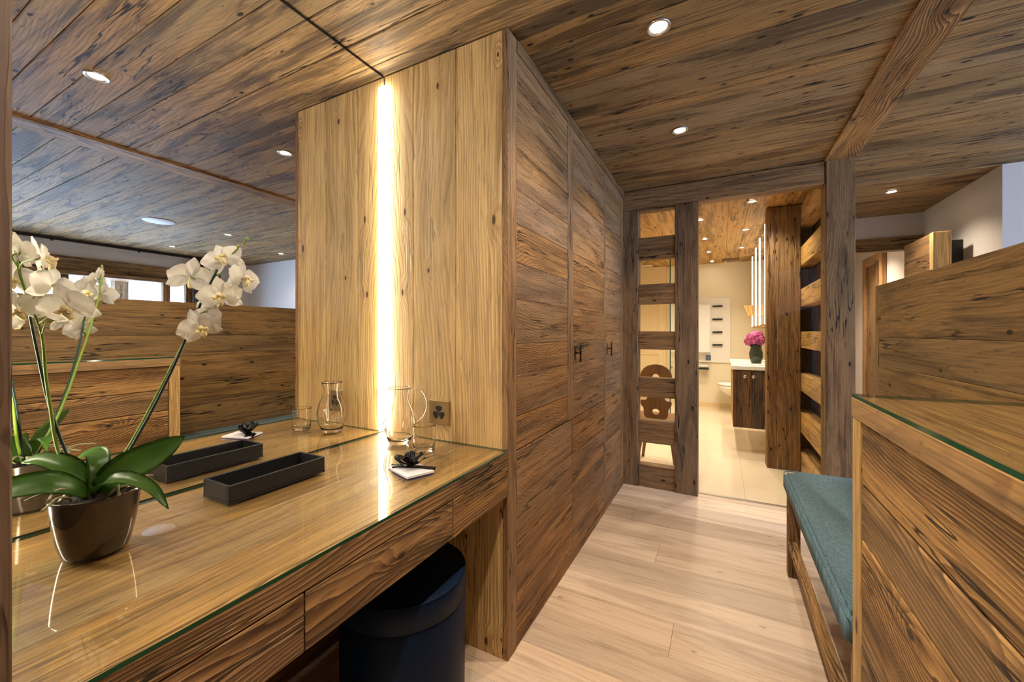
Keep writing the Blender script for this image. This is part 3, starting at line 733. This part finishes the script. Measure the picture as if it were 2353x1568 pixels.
# cushion
b2 = bmesh.new(); bmesh.ops.create_cube(b2, size=1)
for v in b2.verts: v.co = Vector((.4325 + v.co.x * .331, 1.808 + v.co.y * 1.208, .474 + v.co.z * .084))
bmesh.ops.bevel(b2, geom=[e for e in b2.edges if abs(e.verts[0].co.z - e.verts[1].co.z) > .01], offset=.045, segments=5, affect='EDGES')
bmesh.ops.bevel(b2, geom=[e for e in b2.edges if abs(e.verts[0].co.z - e.verts[1].co.z) < .001 and len(e.link_faces) == 2 and e.calc_face_angle(0) > .8], offset=.014, segments=4, affect='EDGES')
mb = MB(); mb.merge(b2, smooth=True)
ct = tag(mb.build('seat_cushion', 'fabric'), 'blue-grey linen seat cushion lying on the bench', 'cushion')
def rr(x0, x1, y0, y1, r, z, n=8):
    o_ = []
    for cx_, cy_, a0 in ((x1 - r, y1 - r, 0), (x0 + r, y1 - r, 90), (x0 + r, y0 + r, 180), (x1 - r, y0 + r, 270)):
        for i in range(n + 1): a = math.radians(a0 + 90 * i / n); o_.append((cx_ + r * math.cos(a), cy_ + r * math.sin(a), z))
    return o_ + [o_[0]]
mb = MB(); mb.tube(rr(.2700, .595, 1.207, 2.409, .043, .5085), .0022, 6); mb.build('piping', 'fabric', ct)

# ------------------------------------------------------------------ hall
mb = MB(); mb.box(.76, 1.644, 5.005, 5.10, 1.975, 2.102, 'x', .004); tag(mb.build('door_lintel', 'frame'), 'dark wooden lintel over the hall doorway', 'lintel')
dl_ = thing('hall_door', 'thick wooden door standing open against the hall wall, its edge in paler wood for the light on it', 'door', (1.46, 4.3, 0))
mb = MB(); mb.box(1.425, 1.53, 4.2, 4.255, 0, 1.97, 'z', .003); mb.build('door_edge', 'panel', dl_)  # lit look of this edge is put in by golden wood
mb = MB(); planks(mb, 'x', 1.427, .10, 4.256, 4.75, 0, 1.968, 'y', .18); mb.build('leaf', 'frame', dl_)
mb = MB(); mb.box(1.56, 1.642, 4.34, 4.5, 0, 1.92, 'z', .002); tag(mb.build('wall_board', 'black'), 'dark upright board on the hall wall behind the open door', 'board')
FA, FB = 5.95, 6.66
fr = thing('door_frame', 'brown wooden door frame on the white wall beyond the hall doorway', 'door frame', (1.62, 6.3, 0))
mb = MB(); mb.box(1.60, 1.644, FA, FA + .1, 0, 2.13, 'z', .004); mb.build('jamb', 'ward', fr)
mb = MB(); mb.box(1.60, 1.644, FB - .1, FB, 0, 2.13, 'z', .004); mb.build('jamb', 'ward', fr)
mb = MB(); mb.box(1.60, 1.644, FA + .101, FB - .101, 2.02, 2.13, 'y', .004); mb.build('head', 'ward', fr)
mb = MB(); mb.box(1.62, 1.644, FA + .101, FB - .101, 0, 2.019, 'z'); mb.build('leaf', 'frame', fr)

# ------------------------------------------------------------------ bathroom
va = thing('vanity_unit', 'wall-hung vanity with dark plank doors and a white basin top', 'vanity', (.35, 5.1, .25))
mb = MB(); mb.box(.098, .6597, 4.612, 5.75, .25, .828, 'z', .002); mb.build('carcass', 'bathceil', va)
for x0_, x1_ in ((.098, .252), (.256, .41), (.414, .656)):
    mb = MB(); planks(mb, 'y', 4.598, .014, .252, .826, x0_, x1_, 'z', .08, gap=.001, jit=.002); d_ = mb.build('door', 'vanity', va)
    kx = x1_ - .05 if x0_ < .2 else x0_ + .02
    mb = MB(); q = 14; b2 = bmesh.new(); bmesh.ops.create_uvsphere(b2, u_segments=16, v_segments=10, radius=.016)
    for v in b2.verts: v.co = Vector((kx + v.co.x, 4.578 + v.co.y * .7, .765 + v.co.z))
    mb.merge(b2, smooth=True); mb.tube([(kx, 4.598, .765), (kx, 4.58, .765)], .006); mb.build('knob', 'chrome', d_)
mb = MB(); mb.box(.085, .659, 4.590, 5.80, .829, .868, bev=.003); bs = mb.build('basin_top', 'white', va)
mb = MB(); mb.box(.17, .185, 4.75, 5.3, .8685, .884, bev=.003); mb.box(.45, .465, 4.75, 5.3, .8685, .884, bev=.003); mb.box(.1855, .4495, 4.75, 4.765, .8685, .884, bev=.003); mb.box(.1855, .4495, 5.285, 5.3, .8685, .884, bev=.003); mb.build('basin_rim', 'white', bs)
# flower vase on vanity
vz = .8686
fv = thing('flower_vase', 'pink peonies in a dark green vase on the vanity', 'flowers', (.315, 5.05, vz))
mb = MB(); mb.lathe([(0, 0), (.045, 0), (.062, .05), (.066, .11), (.05, .17), (.055, .2), (.05, .2), (.045, .17), (0, .16)], 28, .325, 5.05, vz); mb.build('vase', 'vase', fv)
for dx, dy, dz, rr_ in ((-.02, -.03, .27, .062), (-.05, .02, .24, .05), (.03, -.02, .25, .055), (.02, .04, .30, .05)):
    b2 = bmesh.new(); bmesh.ops.create_icosphere(b2, subdivisions=4, radius=1)
    for v in b2.verts:
        n = v.co.normalized(); k_ = 1 + .22 * math.sin(n.x * 11 + n.z * 5) * math.sin(n.y * 12 + n.z * 8 + dx * 90)
        v.co = Vector((.32 + dx, 5.05 + dy, vz + dz)) + n * rr_ * k_
    mb = MB(); mb.merge(b2, smooth=True); mb.build('blossom', 'peony', fv)
mb = MB()
for i in range(9):
    a = R() * 6.28; mb.tube([(.325, 5.05, vz + .17), (.325 + .05 * math.cos(a), 5.05 + .05 * math.sin(a), vz + .23), (.33 + .10 * math.cos(a), 5.05 + .10 * math.sin(a), vz + .22 + .07 * R())], [.003, .012, .002], 6)
mb.build('foliage', 'leaf', fv)
# mirror cabinet
mc = thing('mirror_cabinet', 'tall mirror wall with vertical light bars above the vanity', 'mirror cabinet', (.5, 5.6, 1.28))
mb = MB(); mb.box(.392, .658, 4.44, 6.80, 1.27, ZC - .01, 'y'); mb.build('body', 'bathceil', mc)
mb = MB(); mb.box(.384, .3905, 4.46, 6.78, 1.29, ZC - .012); mb.build('mirror_front', 'mirror', mc)
for y in (4.72, 5.39, 5.99, 6.66):
    mb = MB(); mb.box(.377, .3835, y - .012, y + .012, 1.285, ZC - .03); mb.build('light_bar', 'ledb', mc)
mb = MB(); mb.prism([(.30, 1.42), (.372, 1.42), (.372, 1.56), (.25, 1.56)], 'y', 6.1, 6.2); tag(mb.build('wall_lamp', 'bathceil'), 'small wooden wall light shade on the bathroom mirror wall', 'lamp')
# back wall things
rd = thing('towel_radiator', 'white towel radiator panel with four dark rails on the back wall', 'radiator', (-.1, 7.2, .8))
mb = MB(); mb.box(-.55, .12, 7.200, 7.218, .72, 1.76, bev=.003); mb.build('panel', 'white', rd)
for z in (1.622, 1.415, 1.21, 1.005):
    mb = MB(); mb.box(-.137, .008, 7.165, 7.199, z - .012, z + .012, bev=.004); mb.build('rail', 'iron', rd)
mb = MB(); mb.box(-.5, -.165, 7.10, 7.199, .87, 1.66, bev=.02); tag(mb.build('bath_towel', 'towel'), 'white towel hanging on the back wall of the bathroom', 'towel')
mb = MB(); mb.box(-.231, -.156, 7.075, 7.099, .757, .846, bev=.004); tag(mb.build('switch_plate', 'blueswitch'), 'small blue-grey square plate on the bathroom back wall', 'switch')
pr_ = thing('paper_holder', 'small dark roll holder low on the bathroom back wall', 'holder', (-.25, 7.15, .6))
mb = MB(); mb.box(-.335, -.185, 7.06, 7.20, .612, .635, bev=.004); mb.build('shelf', 'iron', pr_)
mb = MB(); mb.tube([(-.32, 7.12, .66), (-.20, 7.12, .66)], .022, 12); mb.build('roll', 'white', pr_)
tl = thing('toilet', 'white wall-hung toilet half hidden by the vanity', 'toilet', (.05, 6.95, .3))
b2 = bmesh.new(); bmesh.ops.create_uvsphere(b2, u_segments=28, v_segments=16, radius=1)
for v in b2.verts:
    z = v.co.z; k_ = 1 if z > 0 else 1 + z * .45
    v.co = Vector((.12 + v.co.x * .185 * k_, 6.94 + v.co.y * .28 * k_, .375 + (min(z, .25)) * .14))
mb = MB(); mb.merge(b2, smooth=True); mb.build('bowl', 'white', tl)
mb = MB(); mb.lathe([(0, 0), (.19, 0), (.195, .01), (.19, .026), (0, .03)], 32, .12, 6.94, .412, sx=1, sy=1.45); mb.build('lid', 'white', tl)
mb = MB(); mb.box(-.6, .65, 7.208, 7.219, 0, .07); struct(mb.build('baseboard_back', 'cream'), 'cream baseboard')
# cream cupboard at back left
cp = thing('tall_cupboard', 'cream panelled cupboard at the back of the bathroom behind the ladder screen', 'cupboard', (-1.2, 7.1, 0))
mb = MB(); mb.box(-1.9, -.83, 7.06, 7.219, 0, ZC - .012); mb.build('body', 'cream', cp)
for x in (-1.88, -1.36):
    mb = MB(); mb.box(x, x + .5, 7.040, 7.0595, .03, 1.86, bev=.003)
    d_ = mb.build('door', 'cream', cp)
    mb = MB()
    for z0, z1 in ((.1, .85), (.95, 1.76)):
        for a in ((x + .07, x + .43, z0, z0 + .02), (x + .07, x + .43, z1 - .02, z1), (x + .07, x + .09, z0 + .02, z1 - .02), (x + .41, x + .43, z0 + .02, z1 - .02)):
            mb.box(a[0], a[1], 7.030, 7.0395, a[2], a[3], bev=.003)
    mb.build('moulding', 'cream', d_)
# shower glass and head
sg = MB(); sg.box(-.541, -.531, 5.0, 7.0, .02, 2.18)
for f in sg.bm.faces:
    f.normal_update()
    if abs(f.normal.x) < .5: f.material_index = 1
tag(sg.build('shower_screen', ['sheet', 'gedge']), 'clear glass shower screen behind the ladder openings', 'shower screen')
sh = thing('rain_shower', 'chrome square rain shower head under the bathroom ceiling', 'shower head', (-.95, 5.6, 2.1))
mb = MB(); mb.box(-1.05, -.82, 5.5, 5.73, 2.085, 2.10, bev=.003); mb.build('head', 'chrome', sh)
mb = MB(); mb.tube([(-.935, 5.615, 2.10), (-.935, 5.615, ZC - .0035)], .01); mb.build('arm', 'chrome', sh)
# ceiling vent
vt = thing('ceiling_vent', 'slotted dark vent in the bathroom ceiling boards', 'vent', (.12, 6.95, ZC))
for i in range(12):
    mb = MB(); mb.box(.0 + i * .02, .011 + i * .02, 6.80, 7.02, ZC - .009, ZC - .004); mb.build('slot', 'black', vt)
# alpine stool-chair
CX, CY = -.515, 3.86
ch = thing('alpine_chair', 'carved wooden alpine chair with cut-out backrest behind the ladder screen', 'chair', (CX, CY, 0))
mb = MB(); mb.box(CX - .19, CX + .19, CY - .17, CY + .19, .415, .440, 'x', .006); mb.build('seat', 'stool', ch)
half = [(0.06, .44), (.095, .46), (.105, .53), (.125, .56), (.125, .60), (.085, .605), (.065, .65), (.062, .70), (.09, .75), (.128, .79), (.128, .84), (.10, .885), (.055, .912), (0, .922)]
half = smooth_prof(half, 4)
outl = [(CX + a, z) for a, z in half] + [(CX - a, z) for a, z in half[::-1][1:]]
hole = [(CX + .032 * math.cos(i * PI / 12), .80 + .032 * math.sin(i * PI / 12) * (1.2 if i <= 12 else .5)) for i in range(24)]
hole2 = [(CX + .03 * math.cos(i * PI / 12), .505 + .026 * math.sin(i * PI / 12)) for i in range(24)]
mb = MB(); mb.prism(outl, 'y', CY - .165, CY - .140, 'z', holes=[hole, hole2]); mb.build('backrest', 'stool', ch)
for sx in (-1, 1):
    for sy in (-1, 1):
        mb = MB(); mb.tube([(CX + sx * .11, CY + sy * .11, .414), (CX + sx * .165, CY + sy * .17, .002)], [.020, .014], 8); mb.build('leg', 'stool', ch)

# ------------------------------------------------------------------ bedroom things seen in the mirror
tr_ = MB(); tr_.box(4.24, 4.27, -1.9, 3.30, ZC - .035, ZC - .004)
for y in (-.6, .6, 1.62, 2.4): tr_.tube([(4.255, y, ZC - .05), (4.255, y, ZC - .03)], .012)
tag(tr_.build('curtain_track', 'track'), 'dark curtain track along the ceiling in front of the bedroom window', 'curtain track')
b2 = bmesh.new(); rows = []
for i in range(121):
    y = 3.02 + .34 * i / 120; x = 4.25 + .028 * math.sin(i * .62) ; rows.append((b2.verts.new((x, y, .02)), b2.verts.new((x, y + .004 * math.sin(i), ZC - .036))))
for a, b in zip(rows, rows[1:]): b2.faces.new((a[0], b[0], b[1], a[1]))
bmesh.ops.solidify(b2, geom=b2.faces[:], thickness=.002)
mb = MB(); mb.merge(b2, smooth=True); tag(mb.build('curtain', 'curtain'), 'grey gathered curtain at the far end of the bedroom window', 'curtain')
mb = MB(); mb.lathe([(0, -.006), (.125, -.006), (.13, 0), (0, 0)], 40, 2.376, 1.897, ZC); tag(mb.build('ceiling_speaker', 'speaker'), 'round white flush speaker in the ceiling beyond the beam', 'speaker')

# ------------------------------------------------------------------ downlights
def downlight(x, y, label, group, power, warm=(1, .83, .62), r=.034, zz=ZC, cone=125):
    t = thing('downlight', label, 'downlight', (x, y, zz), group)
    m = MB(); m.lathe([(r * .76, -.002), (r, -.006), (r + .004, -.008), (r + .009, -.006), (r + .010, 0), (r * .76, 0)], 32, x, y, zz, closed=True); m.build('rim', 'lampring', t)
    m = MB(); m.lathe([(0, -.0035), (r * .74, -.0035), (r * .74, -.001), (0, -.001)], 28, x, y, zz); m.build('bulb', 'lamp', t)
    ld = bpy.data.lights.new('spot', 'SPOT'); ld.energy = power; ld.color = warm; ld.spot_size = math.radians(cone); ld.spot_blend = .75; ld.shadow_soft_size = .03
    lo = bpy.data.objects.new('spot', ld); C.objects.link(lo); lo.parent = t; lo.location = (0, 0, -.012)
for x, y, lb in ((-.20, .70, 'downlight above the dressing table, seen large in the mirror'), (-.205, 1.54, 'large round downlight over the aisle beside the wardrobe top'),
                 (-.205, 2.38, 'downlight over the aisle nearest the glass opening'),
                 (-.20, -.14, 'unseen downlight added behind the viewer over the near aisle'), (-.20, -1.0, 'unseen rearmost downlight added over the aisle')):  # last two continue the row out of view, added for more light
    downlight(x, y, lb, 'downlights over the aisle', 34)
for x, y, lb in ((1.186, 4.19, 'downlight in the hall ceiling right of the big post'), (2.36, 2.52, 'bedroom downlight behind the ceiling speaker, left of three in the mirror'),
                 (3.67, 2.53, 'bedroom downlight nearest the curtain'), (2.90, 3.48, 'bedroom downlight nearest the white far wall'), (1.15, 5.9, 'unseen downlight added to brighten the room beyond the hall doorway')):  # last one is added out of sight to light the white wall
    downlight(x, y, lb, 'downlights in the bedroom and hall', (90 if y > 5 else 40) if x < 1.3 else 15)
BL = [(.225, 3.93, 'bathroom downlight nearest the glass opening'), (.225, 4.97, 'bathroom downlight above the vanity, second on the right'), (.225, 6.0, 'bathroom downlight on the right before the vent'),
      (-.19, 4.34, 'bathroom downlight nearest the middle post'), (-.18, 5.25, 'second bathroom downlight in the left row'), (-.16, 6.12, 'third bathroom downlight in the left row'),
      (-.14, 6.97, 'bathroom downlight closest to the back wall'), (-1.3, 4.4, 'bathroom downlight near the shower front'), (-1.3, 5.9, 'bathroom downlight above the shower')]
for x, y, lb in BL: downlight(x, y, lb, 'downlights in the bathroom ceiling', .8 if y > 6.9 else 42, (1, .86, .66), r=.03, zz=ZC - .005)

# ------------------------------------------------------------------ world, camera
w_ = bpy.data.worlds.new('World'); bpy.context.scene.world = w_; w_.use_nodes = True
nt = w_.node_tree; bg = nt.nodes['Background']; bg.inputs[0].default_value = (.48, .68, 1.0, 1); bg.inputs[1].default_value = 10
cam = bpy.data.cameras.new('Camera'); co = bpy.data.objects.new('Camera', cam); C.objects.link(co)
co.location = (0, 0, 1.2); co.rotation_euler = (PI / 2, 0, .4835)
cam.sensor_width = 36; cam.lens = 919.06 / 2353 * 36; cam.shift_y = -.00813; cam.clip_start = .01
sc = bpy.context.scene; sc.camera = co
sc.view_settings.view_transform = 'Standard'; sc.view_settings.look = 'None'; sc.view_settings.gamma = 1; sc.view_settings.use_curve_mapping = False
sc.view_settings.exposure = 0.36
sc.cycles.max_bounces = 14; sc.cycles.transparent_max_bounces = 16; sc.cycles.caustics_reflective = True
